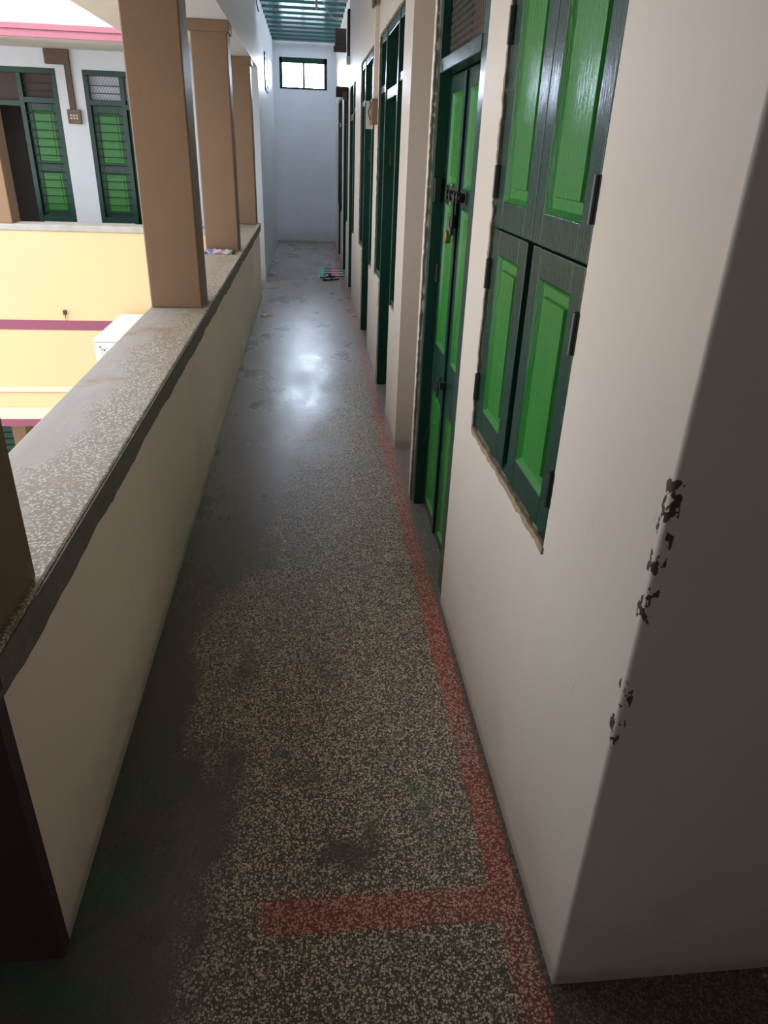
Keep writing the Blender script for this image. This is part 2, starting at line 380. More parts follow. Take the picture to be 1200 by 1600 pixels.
def diamond(P, a0, a1, z0, z1, d, parent, mat=WIRE, pitch=0.035, r=0.0012, name='wire_mesh'):
    m = MB(); h = z1 - z0; wd = a1 - a0; asp = 1.6
    t = -h / asp
    while t < wd:
        for sgn in (1, -1):
            pts = []
            s0 = max(0, -t); s1 = min(h / asp, wd - t)
            if s1 - s0 > 0.005:
                A = (a0 + t + s0, z0 + s0 * asp); Bq = (a0 + t + s1, z0 + s1 * asp)
                if sgn < 0: A = (a0 + a1 - A[0], A[1]); Bq = (a0 + a1 - Bq[0], Bq[1])
                m.rod(P.f(A[0], A[1], d), P.f(Bq[0], Bq[1], d), r, 4)
        t += pitch
    return m.build(name, mat, parent)

# ------------------------------------------------------------------ room shell
LX = -0.587; RX = 0.537
CZ = 3.47   # ceiling underside above the joists
# floor: corridor, lobby behind the camera, side passage, wing corridor
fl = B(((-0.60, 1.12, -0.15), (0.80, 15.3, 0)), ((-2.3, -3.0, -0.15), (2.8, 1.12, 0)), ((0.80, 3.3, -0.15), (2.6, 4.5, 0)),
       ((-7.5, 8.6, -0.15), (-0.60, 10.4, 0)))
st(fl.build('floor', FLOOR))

SK = 10.45    # from here on a slatted roof light replaces the solid ceiling
ce = st(B(((-0.9, -3.0, CZ), (2.8, SK, CZ + .15)), ((-2.3, -3.0, CZ), (-0.9, 1.0, CZ + .15)), ((-0.9, SK, CZ), (LX, 15.3, CZ + .15)), ((RX + .1, SK, CZ), (2.8, 15.3, CZ + .15)),
    ((LX, 15.1, CZ), (RX + .1, 15.3, CZ + .15))).build('ceiling', SOFF))
j = 1.35
while j < 15.05:
    if j < SK: B(((LX, j, 3.35), (RX, j + .085, CZ + .01))).build('joist', JOIST, ce, 0.006)
    else: B(((LX, j, 3.35), (RX, j + .21, 3.390))).build('joist', JOIST, ce, 0.004)
    j += 0.45
sk = B(((LX - .02, SK, 3.40), (RX + .02, 15.1, 3.405))).build('roof_sheet', ROOFSHEET, ce)
B(((LX, SK, 3.405), (RX + .1, SK + .02, CZ))).build('end_board', JOIST, ce)

# right wall with openings (y0, y1, z0, z1)
HEAD = 2.42
units = [dict(y=(4.60, 4.87, 5.62, 6.05)), dict(y=(6.42, 6.70, 7.55, 8.03)), dict(y=(8.98, 9.38, 10.12, 10.12)),
         dict(y=(10.48, 10.9, 11.75, 11.75)), dict(y=(12.25, 12.65, 13.5, 13.9))]
openings = [(1.395, 2.195, 0.885, 2.42), (2.467, 3.535 - .085, 0, HEAD)]
for u in units:
    a, b, c, d_ = u['y']
    openings += [(a, b, 0.77, HEAD), (b, c, 0, HEAD)]
    if d_ > c: openings.append((c, d_, 0.80, HEAD))
def wall_strip(m, y0, y1, ops, x0, x1, ztop):
    cur = y0
    for (a, b, z0, z1) in sorted(ops):
        if a > cur: m.box((x0, cur, 0), (x1, a, ztop))
        if z0 > 0: m.box((x0, a, 0), (x1, b, z0))
        m.box((x0, a, z1), (x1, b, ztop)); cur = b
    if y1 > cur: m.box((x0, cur, 0), (x1, y1, ztop))
W1 = MB(); q_ = 0.008       # rounded plaster arris at the near corner
W1.prism([(RX, 1.0), (0.80, 1.0), (0.80, 0.914)] + [(RX + q_ - q_ * math.sin(t), 0.914 + q_ - q_ * math.cos(t)) for t in [math.pi / 2 * k / 7 for k in range(8)]], 0, CZ)
wall_strip(W1, 1.0, 3.535, openings[:2], RX, 0.80, CZ)
W2 = MB(); wall_strip(W2, 4.23, 15.3, openings[2:], RX, 0.80, CZ)
wr = st(W1.build('wall_right', WALL))
wr2 = st(W2.build('wall_right', WALL))
# wall returning to the right, facing the camera
B_ = B(((0.80, 0.914, 0), (2.8, 1.10, CZ)))
st(B_.build('wall_return', WALL))
# far wall, left wall beyond the wing corridor
fw_ = MB(); fy = 15.1
wx0, wx1, wz0, wz1 = -0.475, 0.38, 2.625, 3.115
fw_.box((-1.0, fy, 0), (wx0, fy + .2, CZ)); fw_.box((wx1, fy, 0), (0.9, fy + .2, CZ))
fw_.box((wx0, fy, 0), (wx1, fy + .2, wz0)); fw_.box((wx0, fy, wz1), (wx1, fy + .2, CZ))
st(fw_.build('wall_far', WALLF))
st(B(((-0.90, 10.3, 0), (LX, fy, CZ))).build('wall_left', WALLF))
# lintel beam over the pillars
st(B(((-0.90, 1.0, 2.54), (LX, 10.3, CZ))).build('trim_1', WALLF))
# roof slab hanging over the courtyard
st(B(((-1.63, -3, 2.545), (-0.90, 8.2, 2.75)), ((-1.63, 8.2, 2.66), (-0.90, 10.3, 2.80))).build('trim_2', SOFF, None, 0.01))
# side passage walls
st(B(((0.80, 3.30, 0), (2.6, 3.535, CZ)), ((0.80, 4.23, 0), (2.6, 4.45, CZ)), ((2.6, 3.3, 0), (2.75, 4.45, CZ))).build('wall_passage', WALL))
# rooms behind the right wall are closed off and dark
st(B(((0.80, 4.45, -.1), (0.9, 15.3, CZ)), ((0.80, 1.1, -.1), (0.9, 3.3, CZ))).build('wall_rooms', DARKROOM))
# lobby behind the camera
st(B(((-2.45, -3.15, 0), (2.95, -3.0, CZ)), ((2.8, -3.0, 0), (2.95, 0.914, CZ)), ((-2.45, -3.0, 0), (-2.3, 1.2, 0.9)), ((-2.45, -3.0, 1.9), (-2.3, 1.2, CZ)), ((-2.45, -3.0, 0.9), (-2.3, -1.9, 1.9)), ((-2.45, -0.4, 0.9), (-2.3, 1.2, 1.9)),
     ((-2.3, 1.12, 0), (-0.90, 1.27, CZ))).build('wall_lobby', LOBBY))

# parapet
par = st(B(((-0.885, 1.10, -3.3), (LX, 9.30, 0.80))).build('parapet', PARA))
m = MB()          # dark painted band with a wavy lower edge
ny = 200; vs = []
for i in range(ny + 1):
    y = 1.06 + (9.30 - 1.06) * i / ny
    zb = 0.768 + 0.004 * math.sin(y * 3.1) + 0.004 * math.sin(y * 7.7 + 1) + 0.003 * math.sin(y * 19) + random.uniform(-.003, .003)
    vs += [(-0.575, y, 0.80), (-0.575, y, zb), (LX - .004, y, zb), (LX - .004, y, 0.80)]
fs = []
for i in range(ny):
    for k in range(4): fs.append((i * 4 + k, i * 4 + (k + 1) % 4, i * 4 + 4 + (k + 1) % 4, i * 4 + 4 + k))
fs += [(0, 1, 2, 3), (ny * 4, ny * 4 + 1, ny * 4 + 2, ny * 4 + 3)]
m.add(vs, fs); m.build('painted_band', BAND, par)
cp = B(((-0.895, 1.06, 0.80), (-0.570, 9.30, 0.862))).build('coping', COPE, par, 0.008)
B(((-0.5695, 1.07, 0.795), (-0.566, 9.28, 0.856))).build('coping_edge', BAND, par)
B(((-0.93, 1.06, 0), (LX + .002, 1.10, 0.80))).build('end_face', MAROON, par)

# pillars
def pillar(y0, y1, label, x1=-0.602, cap=True, mat=BROWN):
    o = empty('pillar', ((-0.883 + x1) / 2, (y0 + y1) / 2, 0.862))
    B(((-0.883, y0, 0.862), (x1, y1, 2.54))).build('shaft', mat, o, 0.008)
    if cap: B(((-0.90, y0 - .018, 2.462), (x1 + .016, y1 + .018, 2.5395))).build('capital', mat, o, 0.006)
    tag(o, label, 'pillar', 'brown pillars standing on the parapet')
pillar(1.09, 1.35, 'dark brown pillar on the nearest end of the parapet, cut by the left edge', -0.585)
pillar(4.19, 4.45, 'large brown square pillar on parapet in front of the courtyard, widest in view')
pillar(6.63, 6.87, 'brown square pillar with flat capital and folded cloth at its base')
pillar(9.10, 9.32, 'farthest brown square pillar at the parapet corner beside the cream wall')

# ------------------------------------------------------------------ near casement window (window_1)
def hinge(P, a, z, parent, h=0.085, d=0.004, mat=IRON):
    m = MB(); m.rod(P.f(a, z - h / 2, d), P.f(a, z + h / 2, d), 0.007, 8)
    P.box(m, a - .012, a + .012, z - h / 2, z + h / 2, d - .012, d - .002)
    return m.build('hinge', mat, parent)
w1 = st(empty('window_1', (RX, 1.795, 0.885)))
m = MB()
for (a0, a1, z0, z1) in ((1.395, 1.425, .885, 2.42), (2.165, 2.195, .885, 2.42), (1.425, 2.165, .885, .915), (1.425, 2.165, 2.39, 2.42)):
    PR.box(m, a0, a1, z0, z1, -0.10, -0.012)
m.build('frame', DG, w1, 0.003)
B(((RX + .11, 1.395, .885), (RX + .13, 2.195, 2.42))).build('back_board', DARKB, w1)  # dark board stands in for the unlit room behind the shutter slit
LD = -0.004
for (z0, z1, pz) in ((0.90, 1.508, (0.975, 1.442)), (1.512, 2.40, (1.583, 2.33))):
    gap = 0.048 if z0 < 1 else 0.004
    cy = 1.80
    leaf(PR, 1.41, cy - gap / 2, z0, z1, LD, w1, 'shutter', (pz,), 0.070, th=0.032)
    leaf(PR, cy + gap / 2, 2.18, z0, z1, LD, w1, 'shutter', (pz,), 0.075, th=0.032)
for z in (1.03, 1.38, 1.63, 2.0, 2.3):
    hinge(PR, 2.183, z, w1)
    hinge(PR, 1.404, z, w1)
def rough_edge(P, pts, parent, mat, wid=0.012, d=0.003, name='plaster_edge', jit=0.005):
    m = MB()
    for (p, q) in zip(pts[:-1], pts[1:]):
        p = Vector(p); q = Vector(q); L = (q - p).length; nn = max(2, int(L / 0.02)); nr = Vector((-(q - p).y, (q - p).x)).normalized()
        vs = []
        for i in range(nn + 1):
            c = p + (q - p) * i / nn; w0 = -wid / 2 + random.uniform(-jit, jit) * .6; w1_ = wid / 2 + random.uniform(-jit, jit)
            a = c + nr * w0; b = c + nr * w1_; dd = d + random.uniform(-.001, .002)
            vs += [P.f(a.x, a.y, -.004), P.f(a.x, a.y, dd), P.f(b.x, b.y, dd), P.f(b.x, b.y, -.004)]
        fs = []
        for i in range(nn):
            for k in range(4): fs.append((i * 4 + k, i * 4 + (k + 1) % 4, i * 4 + 4 + (k + 1) % 4, i * 4 + 4 + k))
        fs += [(0, 1, 2, 3), (nn * 4, nn * 4 + 1, nn * 4 + 2, nn * 4 + 3)]
        m.add(vs, fs)
    return m.build(name, mat, parent)
rough_edge(PR, [(2.201, 2.42), (2.201, .89)], w1, PLAST, 0.016, 0.002)
rough_edge(PR, [(2.20, .880), (1.39, .880)], w1, TAN, 0.018, 0.004, 'sill_edge')

# ------------------------------------------------------------------ door_1 (green double door with padlock)
d1 = st(empty('door_1', (RX, 2.96, 0)))
m = MB()
PR.box(m, 3.40, 3.4505, 0.0, HEAD, -0.16, -0.012)            # far jamb
PR.box(m, 2.467, 2.60, 0.0, HEAD, -0.16, -0.012)            # near jamb
PR.box(m, 2.60, 3.40, 2.36, HEAD, -0.16, -0.012)
PR.box(m, 2.60, 3.40, 1.985, 2.035, -0.16, -0.008)          # transom bar
m.build('frame', DG, d1, 0.004)
cyd = 3.03
for (a0, a1) in ((2.605, cyd - .002), (cyd + .002, 3.395)):
    lf = leaf(PR, a0, a1, 0.012, 1.98, -0.063, d1, 'door_leaf', ((0.06, 0.655), (0.885, 1.50), (1.575, 1.915)), 0.052, th=0.035)
m = MB(); PR.box(m, cyd + .000, cyd + .035, 0.02, 1.975, -.063, -.052); m.build('meeting_bead', DG, d1, 0.004)
diamond(PR, 2.60, 3.40, 2.035, 2.36, -0.05, d1, pitch=0.03, r=0.0013)
B(((RX + .14, 2.60, 2.035), (RX + .155, 3.40, 2.36))).build('room_tone_board', MESHB, d1)  # board coloured in place of the dark room behind the mesh
B(((RX + .05, 3.385, 1.50), (RX + .018, 3.40, 1.60))).build('stop_block', IRON, d1, 0.004)
hinge(PR, 3.392, 1.2, d1, .08, -.055); hinge(PR, 3.392, 0.4, d1, .08, -.055)
rough_edge(PR, [(3.458, HEAD), (3.458, 0)], d1, PLAST, 0.02, 0.003)
# bolt across the leaves
bo = MB(); dX = RX + .063 - .022
bo.rod((dX, cyd - .13, 1.545), (dX, cyd + .15, 1.545), 0.009, 10)
for yy in (cyd - .11, cyd - .05, cyd + .05, cyd + .12):
    bo.box((dX - .014, yy - .007, 1.528), (RX + .063, yy + .007, 1.562))
bo.box((RX + .058, cyd - .14, 1.52), (RX + .063, cyd - .03, 1.57)); bo.box((RX + .052, cyd + .04, 1.515), (RX + .063, cyd + .16, 1.575))
bo.build('sliding_bolt', IRON, d1, 0.002)
B(((RX + .056, cyd + .155, 1.50), (RX + .063, cyd + .19, 1.585))).build('bolt_plate', STEEL, d1, 0.001)
hp = MB(); hp.box((dX - .006, cyd - .012, 1.43), (dX + .004, cyd + .02, 1.54)); hp.rod((dX - .002, cyd + .004, 1.43), (dX - .002, cyd + .004, 1.40), .01, 8)
hp.box((RX + .045, cyd + .0, 1.425), (RX + .063, cyd + .065, 1.475))
hp.build('hasp', IRON, d1, 0.002)
rg = MB(); pts = []
for i in range(17):
    t = math.pi * 2 * i / 16; pts.append((RX + .030, cyd + .03 + .024 * math.sin(t), 0.745 + .026 * math.cos(t)))
rg.tube(pts, 0.005, 6); rg.box((RX + .035, cyd - .02, .76), (RX + .063, cyd + .075, .79)); rg.rod((RX + .03, cyd + .03, .775), (RX + .06, cyd + .03, .775), .012, 8)
rg.build('ring_handle', IRON, d1)
# padlock: hangs from the hasp, a thing of its own
pk = empty('padlock', (RX + .030, cyd + .02, 1.355))
ky = cyd + .02
m = MB(); poly = []
for i in range(20):
    t = 2 * math.pi * i / 20; poly.append((math.cos(t) * .021 * (1.0 if abs(math.cos(t)) < .9 else .96), math.sin(t) * .026))
vs = [(RX + .018, ky + a, 1.393 + b) for a, b in poly] + [(RX + .040, ky + a, 1.393 + b) for a, b in poly]
m.add(vs, [tuple(range(19, -1, -1)), tuple(range(20, 40))] + [(i, (i + 1) % 20, 20 + (i + 1) % 20, 20 + i) for i in range(20)])
m.build('lock_body', BRASS, pk, 0.003)
sh = MB(); pts = [(RX + .029, ky - .012, 1.410), (RX + .029, ky - .013, 1.440)] + [(RX + .029, ky - .013 * math.cos(t), 1.450 + .013 * math.sin(t)) for t in (0.2, .8, 1.57, 2.3, 2.9)] + [(RX + .029, ky + .013, 1.440), (RX + .029, ky + .012, 1.410)]
sh.tube(pts, .003, 6); sh.build('shackle', STEEL, pk)
tag(pk, 'small brass padlock hanging from the hasp of the near green double door', 'padlock')

# ------------------------------------------------------------------ door units with side windows along the corridor
def door_unit(i, ys, z_head=HEAD):
    a, b, c, dd = ys
    u = st(empty('door_%d' % (i + 2), (RX, (b + c) / 2, 0)))
    m = MB(); F0, F1 = -0.13, -0.006
    sill = 0.77; p = 0.05
    PR.box(m, b - .012, b + p - .012, 0, z_head, F0, F1 + .004)        # posts
    PR.box(m, c - p + .012, c + .012, 0, z_head, F0, F1 + .004)
    PR.box(m, a, a + .04, sill, z_head, F0, F1)
    if dd > c: PR.box(m, dd - .04, dd, sill + .03, z_head, F0, F1)
    e = dd if dd > c else c
    PR.box(m, a, e, z_head - .055, z_head, F0, F1)
    PR.box(m, a, b, 2.06, 2.105, F0, F1 - .003); PR.box(m, a, b, sill, sill + .045, F0, F1 - .003)
    PR.box(m, b, c, 2.0, 2.06, F0, F1 - .002)
    if dd > c:
        PR.box(m, c, dd, 2.06, 2.105, F0, F1 - .003); PR.box(m, c, dd, sill + .03, sill + .075, F0, F1 - .003)
    m.build('frame', DG, u, 0.003)
    cy = (b + c) / 2
    for (l0, l1) in ((b + .04, cy - .002), (cy + .002, c - .04)):
        leaf(PR, l0, l1, 0.012, 1.998, -0.092, u, 'door_leaf', ((0.08, 0.66), (0.88, 1.50), (1.58, 1.92)), 0.055, th=0.03)
    diamond(PR, b + .04, c - .04, 2.06, z_head - .055, -0.08, u, pitch=0.04, r=.0014)
    B(((RX + .118, b + .03, 2.05), (RX + .128, c - .03, z_head - .05))).build('room_tone_board', MESHB, u)  # brown board takes the place of the dark room above the door
    for (s0, s1, zz) in ((a, b, sill + .045), (c, dd, sill + .075)):
        if s1 - s0 < .05: continue
        s0 += .04 if s0 == a else 0.0; s1 -= .0 if s1 == b else .04
        leaf(PR, s0 + .003, s1 - .003, zz + .003, 2.057, -0.045, u, 'shutter', ((zz + .07, 1.42), (1.52, 1.99)), 0.05, th=0.028)
        B(((RX + .10, s0, 2.10), (RX + .11, s1, z_head - .05))).build('room_tone_board', DARKB, u)  # dark board takes the place of the unlit room above the shutter
    B(((RX + .088, c - .055, 1.60), (RX + .045, c - .038, 1.69))).build('stop_block', IRON, u, 0.004)
    if i < 2:
        rough_edge(PR, [(c + .018 if dd <= c else dd + .006, z_head), (c + .018 if dd <= c else dd + .006, .78)], u, PLAST, 0.018, 0.003)
        rough_edge(PR, [(c + .018, .80), (c + .018, 0)], u, PLAST, 0.016, 0.003)
        rough_edge(PR, [(a, z_head + .006), (e, z_head + .006)], u, PLAST, 0.014, 0.002)
    return u
for i, u in enumerate(units): door_unit(i, u['y'])

# ------------------------------------------------------------------ far window
w2 = st(empty('window_2', ((wx0 + wx1) / 2, fy, wz0)))
PF = PY(fy)
m = MB(); t_ = 0.055
PF.box(m, wx0, wx1, wz1 - .085, wz1, -.10, .006); PF.box(m, wx0, wx1, wz0, wz0 + .03, -.10, .006)
PF.box(m, wx0, wx0 + t_, wz0, wz1, -.10, .006); PF.box(m, wx1 - t_, wx1, wz0, wz1, -.10, .006)
m.build('frame', DG, w2, 0.004)
m = MB(); PF.box(m, -.060, -.020, wz0 + .03, wz1 - .085, -.09, -.03); m.build('mullion', DG, w2, 0.003)
m = MB()
for (a, b) in ((wx0 + t_, -.06), (-.02, wx1 - t_)): PF.box(m, a, b, wz0 + .03, wz1 - .085, -.062, -.058)
m.build('pane', GLASS, w2)
m = MB(); m.rod((-.02, fy + .045, wz0 + .155), (wx1 - t_, fy + .045, wz0 + .15), .004, 6)
m.rod((.24, fy + .045, wz0 + .03), (.24, fy + .045, wz1 - .085), .006, 6); m.build('grille_bar', IRON, w2)
# narrow high window of the left wall
w3 = st(empty('window_3', (LX, 12.3, 2.4)))
m = MB(); 
for (a0, a1, z0, z1) in ((11.9, 11.95, 2.40, 2.87), (12.65, 12.70, 2.40, 2.87), (11.95, 12.65, 2.40, 2.44), (11.95, 12.65, 2.83, 2.87)):
    PLf.box(m, a0, a1, z0, z1, 0, .016)
m.build('frame', DG, w3, .003)
m = MB(); PLf.box(m, 11.95, 12.65, 2.44, 2.83, 0, .006); m.build('shutter', DG, w3)

# ------------------------------------------------------------------ the wing across the courtyard
WY = 8.45; RYW = 10.3
bd = empty('building', (-4.5, 9.3, -3.3))
WL = -9.0; WRt = -0.885
B(((WL, WY, -1.21), (WRt, WY + .28, 0.80))).build('upper_wall', YEL, bd)
B(((WL, WY - .01, 0.80), (-.887, WY + .30, 0.862))).build('coping', CEMENT, bd, 0.006)
B(((WL, WY - .006, -.253), (WRt, WY, -.146))).build('purple_band', PURP, bd)
B(((WL, WY - .02, -.98), (WRt, WY, -.925))).build('moulding', CREAM, bd, 0.004)
B(((WL, WY - .30, -1.235), (WRt, WY, -1.175))).build('ledge', CREAM, bd, 0.004)
B(((WL, WY - .315, -1.30), (WRt, WY - .29, -1.215))).build('ledge_fascia', PURP, bd, 0.003)
B(((WL, WY - .29, -1.30), (WRt, RYW, -1.236))).build('ledge_slab', SOFF, bd)
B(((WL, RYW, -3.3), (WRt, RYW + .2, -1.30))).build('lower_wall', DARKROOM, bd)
for x in (-3.50, -6.0): B(((x - .08, WY - .0, -3.3), (x + .08, WY + .28, -1.30))).build('lower_pillar', BROWN, bd, 0.008)
# green louvred window of the ground floor
lw = MB(); PW = PY(WY + .55)
for k in range(22): PW.box(lw, -4.20, -3.80, -3.2 + k * .085, -3.14 + k * .085, .02, .035)
PW.box(lw, -4.25, -4.20, -3.3, -1.31, 0, .05); PW.box(lw, -3.80, -3.76, -3.3, -1.31, 0, .05); PW.box(lw, -4.25, -3.76, -3.3, -1.31, -.02, .01)
lw.build('ground_floor_shutter', DG, bd)
# upper wing wall with openings
uw = MB()
ops = [(-4.30, -2.99, 0.0, 2.43), (-2.68, -1.45, 0.0, 2.43)]
cur = WL
for (a, b, z0, z1) in ops:
    uw.box((cur, RYW, 0), (a, RYW + .2, 3.2)); uw.box((a, RYW, z1), (b, RYW + .2, 3.2)); cur = b
uw.box((cur, RYW, 0), (-.90, RYW + .2, 3.2))
uw.box((-3.40, RYW, 0), (-2.99, RYW + .2, .72)); uw.box((-2.68, RYW, 0), (-2.22, RYW + .2, .72))
uw.build('gallery_wall', WALLF, bd)
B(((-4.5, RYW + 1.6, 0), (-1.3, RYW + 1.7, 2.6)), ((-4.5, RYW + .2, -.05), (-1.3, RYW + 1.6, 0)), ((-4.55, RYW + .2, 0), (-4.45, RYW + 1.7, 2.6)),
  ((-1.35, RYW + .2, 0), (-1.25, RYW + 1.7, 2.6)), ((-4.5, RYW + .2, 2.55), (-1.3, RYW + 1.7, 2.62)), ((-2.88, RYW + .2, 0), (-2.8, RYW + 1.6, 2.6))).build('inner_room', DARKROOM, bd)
# eave
ev = MB()
ev.add([(WL, 8.30, 2.53), (-1.63, 8.30, 2.53), (-1.63, RYW, 2.63), (WL, RYW, 2.63), (WL, 8.30, 2.66), (-1.63, 8.30, 2.66), (-1.63, RYW, 2.85), (WL, RYW, 2.85)],
       [(0, 1, 2, 3), (4, 5, 6, 7), (0, 1, 5, 4), (1, 2, 6, 5), (2, 3, 7, 6), (3, 0, 4, 7)])
ev.build('eave', SOFF, bd)
B(((WL, 8.275, 2.53), (-1.64, 8.30, 2.592)), ((WL, 8.262, 2.592), (-1.64, 8.30, 2.64))).build('eave_fascia', PINK, bd, 0.003)
B(((-3.42, WY + .02, .862), (-3.13, WY + .27, 2.535))).build('gallery_pillar', BROWN, bd, 0.008)
B(((-6.42, WY + .02, .862), (-6.13, WY + .27, 2.535))).build('gallery_pillar', BROWN, bd, 0.008)
PG = PY(RYW)
def gallery_unit(x_w0, x_w1, x_d0, x_d1, pale, posts):
    # side window (w) and doorway (d) in one joinery frame
    lo, hi = min(x_w0, x_d0), max(x_w1, x_d1)
    m = MB(); F0, F1 = -.10, .004
    PG.box(m, lo, hi, 2.37, 2.43, F0, F1)
    for x, zb in sorted(posts): PG.box(m, x, x + .055, zb, 2.37, F0, F1 - .001)
    PG.box(m, x_w0, x_w1, 2.06, 2.12, F0, F1 - .002); PG.box(m, x_d0, x_d1, 2.02, 2.08, F0, F1 - .002); PG.box(m, x_w0, x_w1, .72, .79, F0, F1 - .002)
    fr = m.build('joinery_frame', DG, bd, 0.003)
    a0, a1 = x_w0 + .055, x_w1 - .055
    leaf(PG, a0, a1, .79, 2.06, -.055, bd, 'shutter', ((.86, 1.30), (1.42, 1.98)), 0.055)
    g = MB()
    for k in range(13):
        z = .84 + k * .093; MB().rod(PG.f(a0, z, -.015), PG.f(a1, z, -.015), .005, 6).build('grille_bar', IRON, fr)
    for z in (2.19, 2.27): MB().rod(PG.f(a0, z, -.015), PG.f(a1, z, -.015), .005, 6).build('grille_bar', IRON, fr)
    diamond(PG, a0, a1, 2.12, 2.37, -.04, fr, IRON, .035, .0016)
    diamond(PG, x_d0 + .055, x_d1 - .055, 2.08, 2.37, -.04, fr, IRON, .035, .0016)
    if pale:
        m = MB(); PG.box(m, a0, a1, 2.12, 2.37, -.09, -.08); PG.box(m, x_d0 + .05, x_d1 - .05, 2.08, 2.37, -.09, -.08); m.build('room_tone_board', PALE, fr)  # pale boards stand in for window light showing through the mesh
        cx = (x_d0 + x_d1) / 2
        for (l0, l1) in ((x_d0 + .055, cx - .002), (cx + .002, x_d1 - .055)):
            leaf(PG, l0, l1, .01, 2.02, -.07, bd, 'door_leaf', ((.1, .68), (.9, 1.5), (1.58, 1.94)), .06)
    else:
        m = MB(); PG.box(m, a0, a1, 2.12, 2.37, -.09, -.08); PG.box(m, x_d0 + .05, x_d1 - .05, 2.08, 2.37, -.09, -.08); m.build('room_tone_board', MESHB, fr)  # brown boards in place of the dark space behind the mesh
        # shutter leaf of the open doorway, swung inwards
        B(((x_d1 - .09, RYW + .11, .01), (x_d1 - .06, RYW + .5, 2.0))).build('open_leaf', DG, fr, .003)
gallery_unit(-3.455, -2.99, -4.30, -3.40, False, [(-4.30, 0), (-3.455, 0), (-3.045, .72)])
gallery_unit(-2.68, -2.205, -2.26, -1.45, True, [(-2.68, .72), (-2.26, 0), (-1.505, 0)])
m = MB(); PG.box(m, -3.08, -2.80, 2.47, 2.625, 0, .05); PG.box(m, -2.87, -2.80, 2.0, 2.47, 0, .035); m.build('wiring_casing', WOODC, bd, .003)
m = MB(); PG.box(m, -2.905, -2.75, 1.85, 2.005, 0, .05); sb = m.build('switch_board', MIDWOOD, bd, .004)
m = MB()
for i in range(3):
    for k in range(2): PG.box(m, -2.87 + i * .033, -2.85 + i * .033, 1.90 + k * .03, 1.92 + k * .03, .05, .058)
m.build('switch', PLAS, sb)
m = MB(); m.box((-2.745, WY - .05, -.075), (-2.715, WY, -.03)); m.rod((-2.73, WY - .035, -.075), (-2.728, WY - .035, -.12), .006, 6, .002); m.build('wall_peg', IRON, bd)
tag(bd, 'yellow courtyard wing with pink eave, green shuttered gallery windows and purple band', 'building')

# box-shaped air cooler on the wing wall
ac = empty('air_cooler', (-1.72, 7.80, -.80))
ax0, ax1, ay0, ay1, az0, az1 = -2.10, -1.30, 7.17, 8.38, -.80, -.050
B(((ax0, ay0, az0), (ax1, ay1, az1 - .02))).build('casing', WHITE, ac, .012)
tc = B(((ax0 - .01, ay0 - .01, az1 - .02), (ax1 + .01, ay1, az1))).build('top_cover', WHITE, ac, .006)
m = MB(); m.box((ax0 + .16, ay0 + .12, az1), (ax1 - .16, ay1 - .15, az1 + .006)); m.box((ax0 + .22, ay0 + .18, az1), (ax1 - .22, ay1 - .21, az1 + .012)); m.build('ridge', WHITE, tc, .003)
PA = PY(ay0)
for k, w_ in enumerate((.05, .085)):
    m = MB(); h_ = .010 - .003 * k
    PA.box(m, ax0 + w_, ax0 + w_ + .018, az0 + w_, az1 - w_ - .01, 0, h_); PA.box(m, ax1 - w_ - .018, ax1 - w_, az0 + w_, az1 - w_ - .01, 0, h_)
    PA.box(m, ax0 + w_, ax1 - w_, az1 - w_ - .028, az1 - w_ - .01, 0, h_); PA.box(m, ax0 + w_, ax1 - w_, az0 + w_, az0 + w_ + .018, 0, h_)
    m.build('front_frame', WHITE, ac, .002)
m = MB()
for k in range(13): PA.box(m, ax0 + .12, ax1 - .12, az0 + .12 + k * .038, az0 + .138 + k * .038, 0, .008)
m.build('grille', PLAS, ac, .002)
MB().rod((ax0 + .30, ay0, az1 - .045), (ax0 + .30, ay0 - .008, az1 - .045), .008, 10).build('screw', IRON, ac)
for bx in (ax0 + .1, ax1 - .14): B(((bx, ay0 + .05, az0 - .03), (bx + .04, WY - .001, az0)), ((bx, WY - .03, az0 - .3), (bx + .04, WY - .001, az0 - .03))).build('bracket', IRON, ac)
tag(ac, 'white box air cooler reaching out from the yellow wall behind the parapet', 'air cooler')

# towel hanging in the dark doorway of the wing
tw = MB(); nx, nz_ = 10, 14; vs = []
for k in range(nz_ + 1):
    v = k / nz_; z = 1.40 - v * .50; wdt = .03 + .10 * v; xc = -3.83 + .10 * v
    for i in range(nx + 1):
        u_ = i / nx - .5; vs.append((xc + u_ * wdt, RYW - .06 + .014 * math.sin(u_ * 18 + v * 2), z + .02 * u_))
fs = [(k * (nx + 1) + i, k * (nx + 1) + i + 1, (k + 1) * (nx + 1) + i + 1, (k + 1) * (nx + 1) + i) for k in range(nz_) for i in range(nx)]
tw.add(vs, fs)
tm = NT('striped_towel'); zz = tm.xyz()[2]
TOW = tm.done(tm.mix(tm.math('MULTIPLY', tm.ramp(tm.noise(22, detail=3), .5, .56), tm.math('MULTIPLY', tm.ramp(zz, 1.02, 1.08), 1.0)), (0.55, 0.54, 0.50), (0.42, 0.12, 0.12)), .8, .2)
to = tw.build('towel', TOW, None, 0, True); sm = to.modifiers.new('thick', 'SOLIDIFY'); sm.thickness = .006
tag(to, 'small pale towel with red marks hanging in the dark doorway of the wing', 'towel')

# courtyard ground and our own outer wall below
st(B(((-16, -14, -3.45), (-0.885, 10.5, -3.3))).build('courtyard_ground', GROUND))

